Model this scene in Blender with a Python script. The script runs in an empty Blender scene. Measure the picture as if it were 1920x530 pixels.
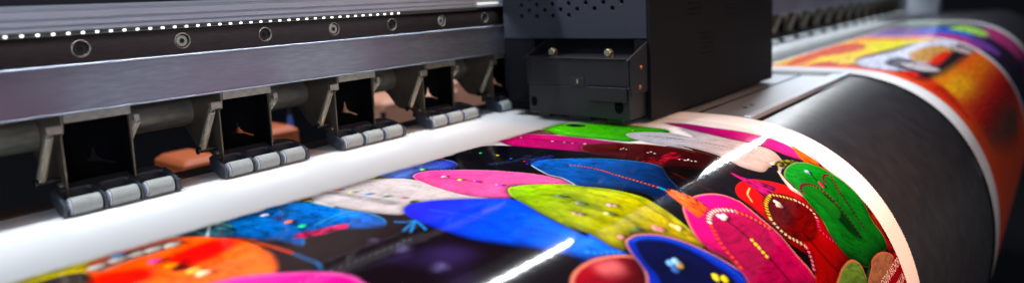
import bpy, bmesh, math, random
import numpy as np
from mathutils import Vector, Matrix
random.seed(4); rng = np.random.default_rng(7)
S = bpy.context.scene
COL = S.collection
PI = math.pi

# ------------------------------------------------------------------ helpers
def lin(c):
    r = []
    for v in c[:3]:
        v = v / 255.0
        r.append(v / 12.92 if v <= .04045 else ((v + .055) / 1.055) ** 2.4)
    return tuple(r)

def tag(o, label=None, cat=None, group=None, kind=None):
    if label: o['label'] = label
    if cat: o['category'] = cat
    if group: o['group'] = group
    if kind: o['kind'] = kind
    return o

def empty(name, loc=(0, 0, 0), parent=None):
    o = bpy.data.objects.new(name, None); COL.objects.link(o)
    o.empty_display_size = .01; o.location = loc
    if parent: o.parent = parent
    return o

class MB:
    def __init__(s): s.bm = bmesh.new()
    def box(s, x0, x1, y0, y1, z0, z1):
        v = [s.bm.verts.new(p) for p in ((x0,y0,z0),(x1,y0,z0),(x1,y1,z0),(x0,y1,z0),(x0,y0,z1),(x1,y0,z1),(x1,y1,z1),(x0,y1,z1))]
        for f in ((0,3,2,1),(4,5,6,7),(0,1,5,4),(1,2,6,5),(2,3,7,6),(3,0,4,7)): s.bm.faces.new([v[i] for i in f])
        return s
    def prism(s, pts, a0, a1, axis='x'):
        """outline pts in the plane across axis, extruded from a0 to a1"""
        def mk(p, a): return {'x': (a, p[0], p[1]), 'y': (p[0], a, p[1]), 'z': (p[0], p[1], a)}[axis]
        A = [s.bm.verts.new(mk(p, a0)) for p in pts]; B = [s.bm.verts.new(mk(p, a1)) for p in pts]
        n = len(pts)
        s.bm.faces.new(A[::-1]); s.bm.faces.new(B)
        for i in range(n): s.bm.faces.new((A[i], A[(i+1) % n], B[(i+1) % n], B[i]))
        return s
    def cyl(s, p0, p1, r0, r1=None, n=24, cap=True):
        r1 = r0 if r1 is None else r1
        p0, p1 = Vector(p0), Vector(p1); d = (p1 - p0).normalized()
        u = d.orthogonal().normalized(); w = d.cross(u)
        A = [s.bm.verts.new(p0 + (u*math.cos(2*PI*i/n) + w*math.sin(2*PI*i/n))*r0) for i in range(n)]
        B = [s.bm.verts.new(p1 + (u*math.cos(2*PI*i/n) + w*math.sin(2*PI*i/n))*r1) for i in range(n)]
        for i in range(n): s.bm.faces.new((A[i], A[(i+1) % n], B[(i+1) % n], B[i]))
        if cap: s.bm.faces.new(A[::-1]); s.bm.faces.new(B)
        return s
    def tube(s, pts, r, n=6):
        pts = [Vector(p) for p in pts]; rings = []
        u = (pts[1]-pts[0]).orthogonal().normalized()
        for i, p in enumerate(pts):
            d = (pts[min(i+1, len(pts)-1)] - pts[max(i-1, 0)]).normalized()
            u = (u - d*u.dot(d)).normalized(); w = d.cross(u)
            rings.append([s.bm.verts.new(p + (u*math.cos(2*PI*k/n) + w*math.sin(2*PI*k/n))*r) for k in range(n)])
        for a, b in zip(rings, rings[1:]):
            for k in range(n): s.bm.faces.new((a[k], a[(k+1) % n], b[(k+1) % n], b[k]))
        s.bm.faces.new(rings[0][::-1]); s.bm.faces.new(rings[-1])
        return s
    def build(s, name, mat, parent=None, bevel=0, smooth=True, seg=2, loc=None):
        bmesh.ops.recalc_face_normals(s.bm, faces=s.bm.faces)
        me = bpy.data.meshes.new(name); s.bm.to_mesh(me); s.bm.free()
        me.materials.append(mat)
        o = bpy.data.objects.new(name, me); COL.objects.link(o)
        if parent: o.parent = parent
        if loc: o.location = loc
        if smooth:
            for p in me.polygons: p.use_smooth = True
            me.set_sharp_from_angle(angle=math.radians(35))
        if bevel:
            m = o.modifiers.new('bevel', 'BEVEL'); m.width = bevel; m.segments = seg; m.limit_method = 'ANGLE'; m.angle_limit = math.radians(40)
            m.harden_normals = True
        return o

def cut(o, cutter):
    """subtract the cutter mesh for good, then drop it"""
    bmesh.ops.recalc_face_normals(cutter.bm, faces=cutter.bm.faces)
    cm = bpy.data.meshes.new('cut'); cutter.bm.to_mesh(cm); cutter.bm.free()
    co = bpy.data.objects.new('cut', cm); COL.objects.link(co)
    m = o.modifiers.new('b', 'BOOLEAN'); m.operation = 'DIFFERENCE'; m.object = co; m.solver = 'EXACT'
    while o.modifiers[0] != m: o.modifiers.move(len(o.modifiers)-1, 0) if hasattr(o.modifiers, 'move') else None
    bevels = [(b.width, b.segments) for b in o.modifiers if b.type == 'BEVEL']
    for b in [b for b in o.modifiers if b.type == 'BEVEL']: o.modifiers.remove(b)
    bpy.context.view_layer.update()
    me = bpy.data.meshes.new_from_object(o.evaluated_get(bpy.context.evaluated_depsgraph_get()))
    o.modifiers.clear(); o.data = me
    bpy.data.objects.remove(co)
    for p in me.polygons: p.use_smooth = True
    me.set_sharp_from_angle(angle=math.radians(35))
    for w, sg in bevels:
        b = o.modifiers.new('bevel', 'BEVEL'); b.width = w; b.segments = sg; b.limit_method = 'ANGLE'; b.angle_limit = math.radians(40)

# ------------------------------------------------------------------ materials
def mat(name, col, rough=.5, metal=0, spec=.5, noise=None, bump=None, coat=0, attr=None, emis=None, aniso=0, rvar=0, brush=None, tint=None):
    m = bpy.data.materials.new(name); m.use_nodes = True
    nt = m.node_tree; N = nt.nodes; L = nt.links; b = N['Principled BSDF']
    c = lin(col) if max(col) > 1 else col
    b.inputs['Base Color'].default_value = (*c, 1); b.inputs['Roughness'].default_value = rough
    b.inputs['Metallic'].default_value = metal; b.inputs['Specular IOR Level'].default_value = spec
    b.inputs['Coat Weight'].default_value = coat; b.inputs['Coat Roughness'].default_value = .06
    b.inputs['Anisotropic'].default_value = aniso
    tc = N.new('ShaderNodeTexCoord')
    def ntex(scale, stretch=(1, 1, 1), detail=4):
        mp = N.new('ShaderNodeMapping'); mp.inputs['Scale'].default_value = [scale*s for s in stretch]
        L.new(tc.outputs['Object'], mp.inputs['Vector'])
        t = N.new('ShaderNodeTexNoise'); t.inputs['Scale'].default_value = 1; t.inputs['Detail'].default_value = detail
        L.new(mp.outputs[0], t.inputs['Vector']); return t
    src = None
    if attr:
        a = N.new('ShaderNodeAttribute'); a.attribute_name = attr; src = a.outputs['Color']
        L.new(src, b.inputs['Base Color'])
    if noise:   # (scale, amount, stretch)
        t = ntex(noise[0], noise[2] if len(noise) > 2 else (1, 1, 1))
        mr = N.new('ShaderNodeMapRange'); mr.inputs['From Min'].default_value = .25; mr.inputs['From Max'].default_value = .75
        mr.inputs['To Min'].default_value = 1-noise[1]; mr.inputs['To Max'].default_value = 1+noise[1]
        L.new(t.outputs['Fac'], mr.inputs['Value'])
        vm = N.new('ShaderNodeVectorMath'); vm.operation = 'SCALE'
        if src: L.new(src, vm.inputs[0])
        else: vm.inputs[0].default_value = c
        L.new(mr.outputs[0], vm.inputs['Scale']); L.new(vm.outputs[0], b.inputs['Base Color'])
        src = vm.outputs[0]
    if tint:    # (colour, scale): large coloured clouds, reflections painted into the metal's colour
        t = ntex(tint[1], (1, .3, 1), 2)
        mr = N.new('ShaderNodeMapRange'); mr.inputs['From Min'].default_value = .4; mr.inputs['From Max'].default_value = .62
        L.new(t.outputs['Fac'], mr.inputs['Value'])
        mx = N.new('ShaderNodeMix'); mx.data_type = 'RGBA'; L.new(mr.outputs[0], mx.inputs[0])
        if src: L.new(src, mx.inputs[6])
        else: mx.inputs[6].default_value = (*c, 1)
        mx.inputs[7].default_value = (*lin(tint[0]), 1); L.new(mx.outputs[2], b.inputs['Base Color'])
    if rvar:
        t = ntex(60, (1, 1, 1)); mr = N.new('ShaderNodeMapRange'); mr.inputs['To Min'].default_value = max(rough-rvar, .02); mr.inputs['To Max'].default_value = rough+rvar
        mr.inputs['From Min'].default_value = .3; mr.inputs['From Max'].default_value = .7
        L.new(t.outputs['Fac'], mr.inputs['Value']); L.new(mr.outputs[0], b.inputs['Roughness'])
    if bump:    # (scale, strength, distance, stretch)
        t = ntex(bump[0], bump[3] if len(bump) > 3 else (1, 1, 1))
        bn = N.new('ShaderNodeBump'); bn.inputs['Strength'].default_value = bump[1]; bn.inputs['Distance'].default_value = bump[2]
        L.new(t.outputs['Fac'], bn.inputs['Height']); L.new(bn.outputs[0], b.inputs['Normal'])
    if emis:
        b.inputs['Emission Color'].default_value = (*lin(emis[0]), 1); b.inputs['Emission Strength'].default_value = emis[1]
    return m

M = dict(
    paper=mat('paper', (234, 235, 236), .1, bump=(300, .03, .0002)),
    ink=mat('ink', (200, 200, 200), .07, spec=.55, attr='ink', bump=(300, .035, .0002)),
    ink_far=mat('ink_far', (200, 200, 200), .2, attr='ink'),
    letters=mat('letters', (226, 190, 185), .3),
    apron=mat('apron', (21, 22, 28), .36, spec=.8, noise=(1100, .2), bump=(1600, .12, .0002), rvar=.03),
    plate=mat('plate', (140, 146, 154), .36, metal=.6, noise=(40, .12, (1, 12, 1)), bump=(300, .1, .0002, (1, 10, 1))),
    edge=mat('edge', (165, 176, 190), .3, metal=.3),
    black=mat('black', (13, 14, 18), .45),
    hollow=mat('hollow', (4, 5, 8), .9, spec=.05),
    rear_strip=mat('rear_strip', (70, 52, 48), .4, noise=(60, .2)),
    cover=mat('cover', (176, 182, 194), .42, metal=.1, noise=(30, .10, (1, 1, 30))),
    rail=mat('rail', (38, 30, 30), .3, metal=.8, noise=(500, .35, (.25, 1, 3)), bump=(400, .1, .0002, (1, 1, 1))),
    bright=mat('bright', (150, 157, 170), .32, metal=.9),
    panel=mat('panel', (140, 143, 153), .36, metal=.85, noise=(260, .16, (.35, 1, 2.2)), tint=((126, 114, 130), 9), bump=(700, .12, .0002, (.5, 1, 2))),
    steel=mat('steel', (146, 142, 132), .36, metal=.7, noise=(220, .22), bump=(900, .2, .0003)),
    bracket=mat('bracket', (96, 88, 76), .4, metal=.55, noise=(150, .2), bump=(900, .15, .0002)),
    spring=mat('spring', (176, 170, 152), .3, metal=.6),
    shaft=mat('shaft', (122, 120, 108), .38, metal=.4, noise=(300, .25, (.3, 1, 1)), bump=(500, .15, .0003)),
    frame=mat('frame', (40, 44, 54), .38, spec=.5, bump=(1500, .15, .0002)),
    rubber=mat('rubber', (138, 142, 140), .7, noise=(500, .08), bump=(1800, .25, .0003)),
    rim=mat('rim', (168, 172, 186), .4),
    housing=mat('housing', (33, 37, 48), .55, spec=.35, noise=(900, .12), bump=(3000, .3, .0002)),
    front=mat('front', (6, 8, 14), .6, spec=.15, bump=(3000, .3, .0002)),
    block=mat('block', (12, 14, 21), .45, spec=.4, noise=(60, .15), bump=(1200, .15, .0003)),
    brass=mat('brass', (205, 198, 172), .3, metal=1),
    copper=mat('copper', (190, 120, 80), .35, metal=1),
    rim_dark=mat('rim_dark', (110, 106, 98), .4, metal=.8),
    led=mat('led', (255, 255, 245), .4, emis=((255, 255, 240), 2.4)),
    bar=mat('bar', (255, 255, 245), .4, emis=((255, 255, 240), 1.2)),
    tape=mat('tape', (110, 116, 112), .5),
    wall=mat('wall', (34, 33, 42), .8, noise=(2, .3)),
    floor=mat('floor', (22, 22, 28), .6, noise=(3, .4)),
    orange=mat('orange', (140, 66, 30), .6, noise=(8, .12)),
    tan=mat('tan', (160, 112, 92), .6, noise=(8, .12)),
    green=mat('green', (90, 120, 40), .5), blue=mat('blue', (40, 60, 120), .5),
)

# ------------------------------------------------------------------ the path of the media over platen and apron
DS = .002
def prof(K, off=0.0, N=260):
    s = np.arange(N)*DS
    th = np.cumsum(np.interp(s, np.arange(len(K))*.07, K))*DS
    y = .26-np.concatenate([[0], np.cumsum(np.cos(th))*DS])[:-1]
    z = -np.concatenate([[0], np.cumsum(np.sin(th))*DS])[:-1]
    return s, y - off*np.sin(th), z + off*np.cos(th)
KA = [1.42, 6.275, 7.537, 5.726, 3.832, 1.94]; KB = [.56, 6.058, 6.669, 5.012, 4.155, 3.266]
def surf(x, t, off=0.0):
    """world y, z of the point t metres along the curve (t<0 is the flat bed) at x"""
    s, ya, za = prof(KA, off); _, yb, zb = prof(KB, off)
    w = np.clip((x-.602)/.354, 0, 1); w = w*w*(3-2*w); tt = np.maximum(t, 0)
    y = (1-w)*np.interp(tt, s, ya)+w*np.interp(tt, s, yb)-np.minimum(t, 0)
    z = (1-w)*np.interp(tt, s, za)+w*np.interp(tt, s, zb)
    return y, z
def grid_mesh(name, xs, ts, off, material, parent=None, colors=None, fold=False):
    X, T = np.meshgrid(xs, ts); rip = .000010*np.sin(X*230+T*60+2*np.sin(T*70))+.000004*np.sin(X*610-T*150+3*np.sin(X*47))+.00003*np.sin(X*60+T*35)
    Y, Z = surf(X, T, off)
    if name != 'apron': Z = Z+rip
    if fold: Z = Z - np.clip(-.221-T, 0, 1)*6.0     # the feed edge dips into its slot behind the bed
    nt_, nx = X.shape
    me = bpy.data.meshes.new(name)
    me.vertices.add(nt_*nx); me.vertices.foreach_set('co', np.stack([X, Y, Z], -1).astype(np.float32).ravel())
    i = np.arange((nt_-1)*(nx-1)); r, c = i//(nx-1), i % (nx-1); a = r*nx+c
    q = np.stack([a, a+nx, a+nx+1, a+1], -1).astype(np.int32)
    n = len(q); me.loops.add(4*n); me.loops.foreach_set('vertex_index', q.ravel())
    me.polygons.add(n); me.polygons.foreach_set('loop_start', np.arange(0, 4*n, 4, dtype=np.int32))
    me.polygons.foreach_set('use_smooth', np.ones(n, dtype=bool))
    me.update(calc_edges=True)
    if colors is not None:
        ca = me.color_attributes.new('ink', 'FLOAT_COLOR', 'POINT')
        ca.data.foreach_set('color', np.concatenate([colors, np.ones((*colors.shape[:2], 1))], -1).astype(np.float32).ravel())
    me.materials.append(material)
    o = bpy.data.objects.new(name, me); COL.objects.link(o)
    if parent: o.parent = parent
    return o

# ------------------------------------------------------------------ painting the printed pictures (millimetres along x and t)
def vnoise(X, Y, seed=0):
    r = np.random.default_rng(seed).random((256, 256)).astype(np.float32)
    xi, yi = np.floor(X).astype(int), np.floor(Y).astype(int); fx, fy = X-xi, Y-yi
    fx = fx*fx*(3-2*fx); fy = fy*fy*(3-2*fy)
    g = lambda a, b: r[a % 256, b % 256]
    return (g(xi, yi)*(1-fx)+g(xi+1, yi)*fx)*(1-fy)+(g(xi, yi+1)*(1-fx)+g(xi+1, yi+1)*fx)*fy
def fbm(X, Y, seed=0): return (vnoise(X, Y, seed)*.5+vnoise(2.1*X, 2.1*Y, seed+1)*.3+vnoise(4.3*X, 4.3*Y, seed+2)*.2)*2-1
def spline(p, closed=True, k=6):
    p = np.array(p, float); n = len(p); out = []
    for i in range(n if closed else n-1):
        g = lambda j: p[j % n] if closed else p[min(max(j, 0), n-1)]
        a, b, c, d = g(i-1), g(i), g(i+1), g(i+2)
        for u in np.arange(k)/k:
            out.append(.5*((2*b)+(-a+c)*u+(2*a-5*b+4*c-d)*u*u+(-a+3*b-3*c+d)*u**3))
    if not closed: out.append(p[-1])
    return np.array(out)
class Canvas:
    def __init__(s, xs, ts, base):
        s.xs, s.ts = xs*1000, ts*1000; s.im = np.zeros((len(ts), len(xs), 3), np.float32)+np.array(lin(base), np.float32); s.k = 0
    def win(s, pts, pad):
        lo, hi = pts.min(0)-pad, pts.max(0)+pad
        i0, i1 = np.searchsorted(s.xs, [lo[0], hi[0]]); j0, j1 = np.searchsorted(s.ts, [lo[1], hi[1]])
        if i1 <= i0 or j1 <= j0: return None
        X, T = np.meshgrid(s.xs[i0:i1].astype(np.float32), s.ts[j0:j1].astype(np.float32))
        return (slice(j0, j1), slice(i0, i1)), X, T
    def dist(s, X, T, p, closed):
        D = np.full(X.shape, 1e9, np.float32); U = np.zeros(X.shape, np.float32); ins = np.zeros(X.shape, bool); acc = 0.
        n = len(p)
        for i in range(n if closed else n-1):
            a, b = p[i], p[(i+1) % n]; e = b-a; l2 = float(e@e)
            if l2 < 1e-9: continue
            u = np.clip(((X-a[0])*e[0]+(T-a[1])*e[1])/l2, 0, 1)
            d = (X-a[0]-u*e[0])**2+(T-a[1]-u*e[1])**2
            w = d < D; D = np.where(w, d, D)
            if not closed: U = np.where(w, acc+u*math.sqrt(l2), U)
            elif abs(e[1]) > 1e-9:
                ins ^= ((a[1] > T) != (b[1] > T)) & (X < e[0]*(T-a[1])/e[1]+a[0])
            acc += math.sqrt(l2)
        D = np.sqrt(D)
        return (np.where(ins, -D, D) if closed else D), U
    def mix(s, sl, col, a): s.im[sl] = s.im[sl]*(1-a[..., None])+col*a[..., None]
    def run(s, L):
        for op in L:
            s.k += 1; h = op[0]
            if h == 'F':
                _, c, pts, c2, g, rim, rw, shade, tex, soft, sm = op
                p = spline(pts) if sm else np.array(pts, float)
                w = s.win(p, soft+5)
                if not w: continue
                sl, X, T = w; D, _ = s.dist(X, T, p, True)
                if shade:   # the dark gap a slipper leaves round itself in the picture
                    s.mix(sl, np.array([.006, .004, .008], np.float32), (.75*min(1, shade*3))*np.exp(-np.clip(D, 0, None)/1.8))
                col = np.zeros((*X.shape, 3), np.float32)+np.array(lin(c), np.float32)
                if c2:
                    if g: a, b = np.array(g[0]), np.array(g[1]); e = b-a; u = np.clip(((X-a[0])*e[0]+(T-a[1])*e[1])/(e@e), 0, 1)
                    else: u = np.full(X.shape, .5, np.float32)
                    col = col*(1-u[..., None])+np.array(lin(c2), np.float32)*u[..., None]
                ins = np.clip(-D, 0, None)
                if tex:
                    f = fbm(X/14., T/9., s.k+20)*.6+fbm(X/5., T/5., s.k)*.6+fbm(X/1.4, T/3.2, s.k+50)*.6
                    q = p-p.mean(0); ev, V = np.linalg.eigh(q.T@q); ax = V[:, 1]
                    A_ = (X*ax[0]+T*ax[1]); B_ = (-X*ax[1]+T*ax[0]); B_ = B_+2.5*fbm(A_/18., B_/9., s.k+7)
                    cr = 1-np.abs(2*vnoise(A_/16., B_/3.6, s.k+9)-1); cr = cr**4
                    col = col*np.clip(1+tex*(1.7*f-2.2*cr+1.1*np.roll(cr, 3, 0)), .15, 2.2)[..., None]
                if shade:
                    shade = min(.55, shade*1.4)
                    gt, gx = np.gradient(D); gn = np.sqrt(gt*gt+gx*gx)+1e-6; lit = (.45*gx-.9*gt)/gn
                    k = 1-.8*shade*np.exp(-ins/3.0)+.3*shade*np.exp(-((ins-9)/6)**2)+1.3*shade*lit*np.exp(-ins/7.0)
                    k = np.clip(k, .25, 1.5)
                    col = col*k[..., None]
                if rim:
                    lt = (.45*gx-.9*gt)/gn if shade else 1.; r = (.15+.75*np.clip(lt*1.6+.5, 0, 1))/(1+np.exp((ins-rw*.5)*5)); col = col*(1-r[..., None])+np.array(lin(rim), np.float32)*(1+.25*fbm(X/1.5, T/1.5, s.k)[..., None])*r[..., None]
                s.mix(sl, np.clip(col, .002, .95), np.clip(.5-D/max(soft, .7), 0, 1))
            elif h == 'N':
                _, c, pts, wd, soft, tw, c2 = op
                p = spline(pts, False); w = s.win(p, wd+soft+1)
                if not w: continue
                sl, X, T = w; D, U = s.dist(X, T, p, False)
                col = np.zeros((*X.shape, 3), np.float32)+np.array(lin(c), np.float32)
                if tw:
                    ph = np.clip(.55+2.2*np.sin(2*PI*(U/(tw*1.2)+D*.10)), 0, 1); cc = np.array(lin(c2), np.float32)
                    col = col*ph[..., None]+cc*(1-ph[..., None])
                col = col*np.clip(1.12-.35*(D/(wd*.5))**2, .4, 1.2)[..., None]
                s.mix(sl, col, np.clip(.5-(D-wd*.5)/soft, 0, 1)*(.97 if soft < 1 else .6))
            elif h == 'B':
                _, pts, r, cols = op
                for i, q in enumerate(pts):
                    q = np.array([q], float); w = s.win(q, r*2.6)
                    if not w: continue
                    sl, X, T = w; jx, jt = rng.normal(0, .2*r, 2)
                    s.mix(sl, np.array(lin((12, 10, 18)), np.float32), .55*np.clip(1.5-np.hypot(X-q[0, 0]-r*.7, T-q[0, 1]-r*.6)/r, 0, 1))
                    D = np.hypot(X-q[0, 0], (T-q[0, 1])*1.15)+.35*r*fbm(X/r, T/r, s.k+i)
                    col = np.array(lin(cols[i % len(cols)]), np.float32)*(1.15-.45*np.clip((X-q[0, 0]+T-q[0, 1])/r, -.6, 1)[..., None])
                    s.mix(sl, np.clip(col, 0, .95), np.clip((r-D)/.6, 0, 1))
            elif h == 'H':
                _, c, pts, r, al = op
                for i, q in enumerate(pts):
                    w = s.win(np.array([q], float), r*2)
                    if not w: continue
                    sl, X, T = w; D = np.hypot(X-q[0], T-q[1])
                    f = np.clip(vnoise(X*2.2, T*2.2, s.k+i)*1.8-.5, 0, 1) if r < 4 else 1.
                    s.mix(sl, np.array(lin(c), np.float32), al*np.exp(-(D/r)**2)*f)

# ------------------------------------------------------------------ setting
def plane(name, pts, m, kind='structure'):
    b = MB(); b.bm.faces.new([b.bm.verts.new(p) for p in pts]); o = b.build(name, m, smooth=False); tag(o, kind=kind); return o
tag(plane('floor', [(-3,-3,-.85),(7,-3,-.85),(7,4,-.85),(-3,4,-.85)], M['floor']), 'dark floor of the print shop under the printer')
tag(plane('wall_back', [(-3,3.2,-.85),(7,3.2,-.85),(7,3.2,2.2),(-3,3.2,2.2)], M['wall']), 'dark wall behind the printer')
tag(plane('wall_far', [(6.5,-3,-.85),(6.5,4,-.85),(6.5,4,2.2),(6.5,-3,2.2)], M['wall']), 'dark blue wall far beyond the end of the printer')

# ------------------------------------------------------------------ printer bed: flat platen, silver plate, black apron
bed = tag(empty('platen'), 'printer bed of silver plate and matt black curved apron below the printed sheets', 'printer bed')
grid_mesh('apron', np.linspace(-.35, 3.0, 60), np.linspace(.030, .40, 110), -.0024, M['apron'], bed)
b = MB().box(-.35, 2.19, .2282, .4835, -.012, -.0016); b.build('bed_plate', M['plate'], bed, bevel=.0004)
b = MB().box(2.1905, 2.9, .2282, .4835, -.014, -.0024); b.build('end_plate', M['apron'], bed, bevel=.0004)
b = MB().box(.6035, .9515, .2195, .2276, -.010, .0002); b.build('front_strip', M['edge'], bed, bevel=.0008)
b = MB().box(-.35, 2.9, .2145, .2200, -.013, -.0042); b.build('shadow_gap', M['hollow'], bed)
b = MB().box(.606, .93, .2715, .2740, -.0015, -.0011); b.build('groove', M['hollow'], bed)
b = MB().box(.606, .925, .3090, .3400, -.0015, -.0009); b.build('suction_slot', M['hollow'], bed)
b = MB().box(.925, .9505, .242, .40, -.0015, -.0006); b.build('media_clip', M['black'], bed, bevel=.0002)
for x in (.655, .672):
    b = MB().cyl((x, .2455, -.0016), (x, .2455, -.0009), .0022, n=20); b.build('screw', M['black'], bed)
b = MB().box(-.35, 2.9, .4862, .5060, -.020, -.0005); b.build('rear_strip', M['rear_strip'], bed, bevel=.0006)
b = MB().box(-.35, 2.9, .5070, .5300, -.035, -.012); b.build('rear_lip', M['black'], bed, bevel=.0006)
b = MB().prism([(.09,-.26),(.42,-.26),(.46,-.04),(.25,-.03),(.12,-.12)], -.35, 2.9, 'x'); b.build('bed_body', M['black'], bed)

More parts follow.
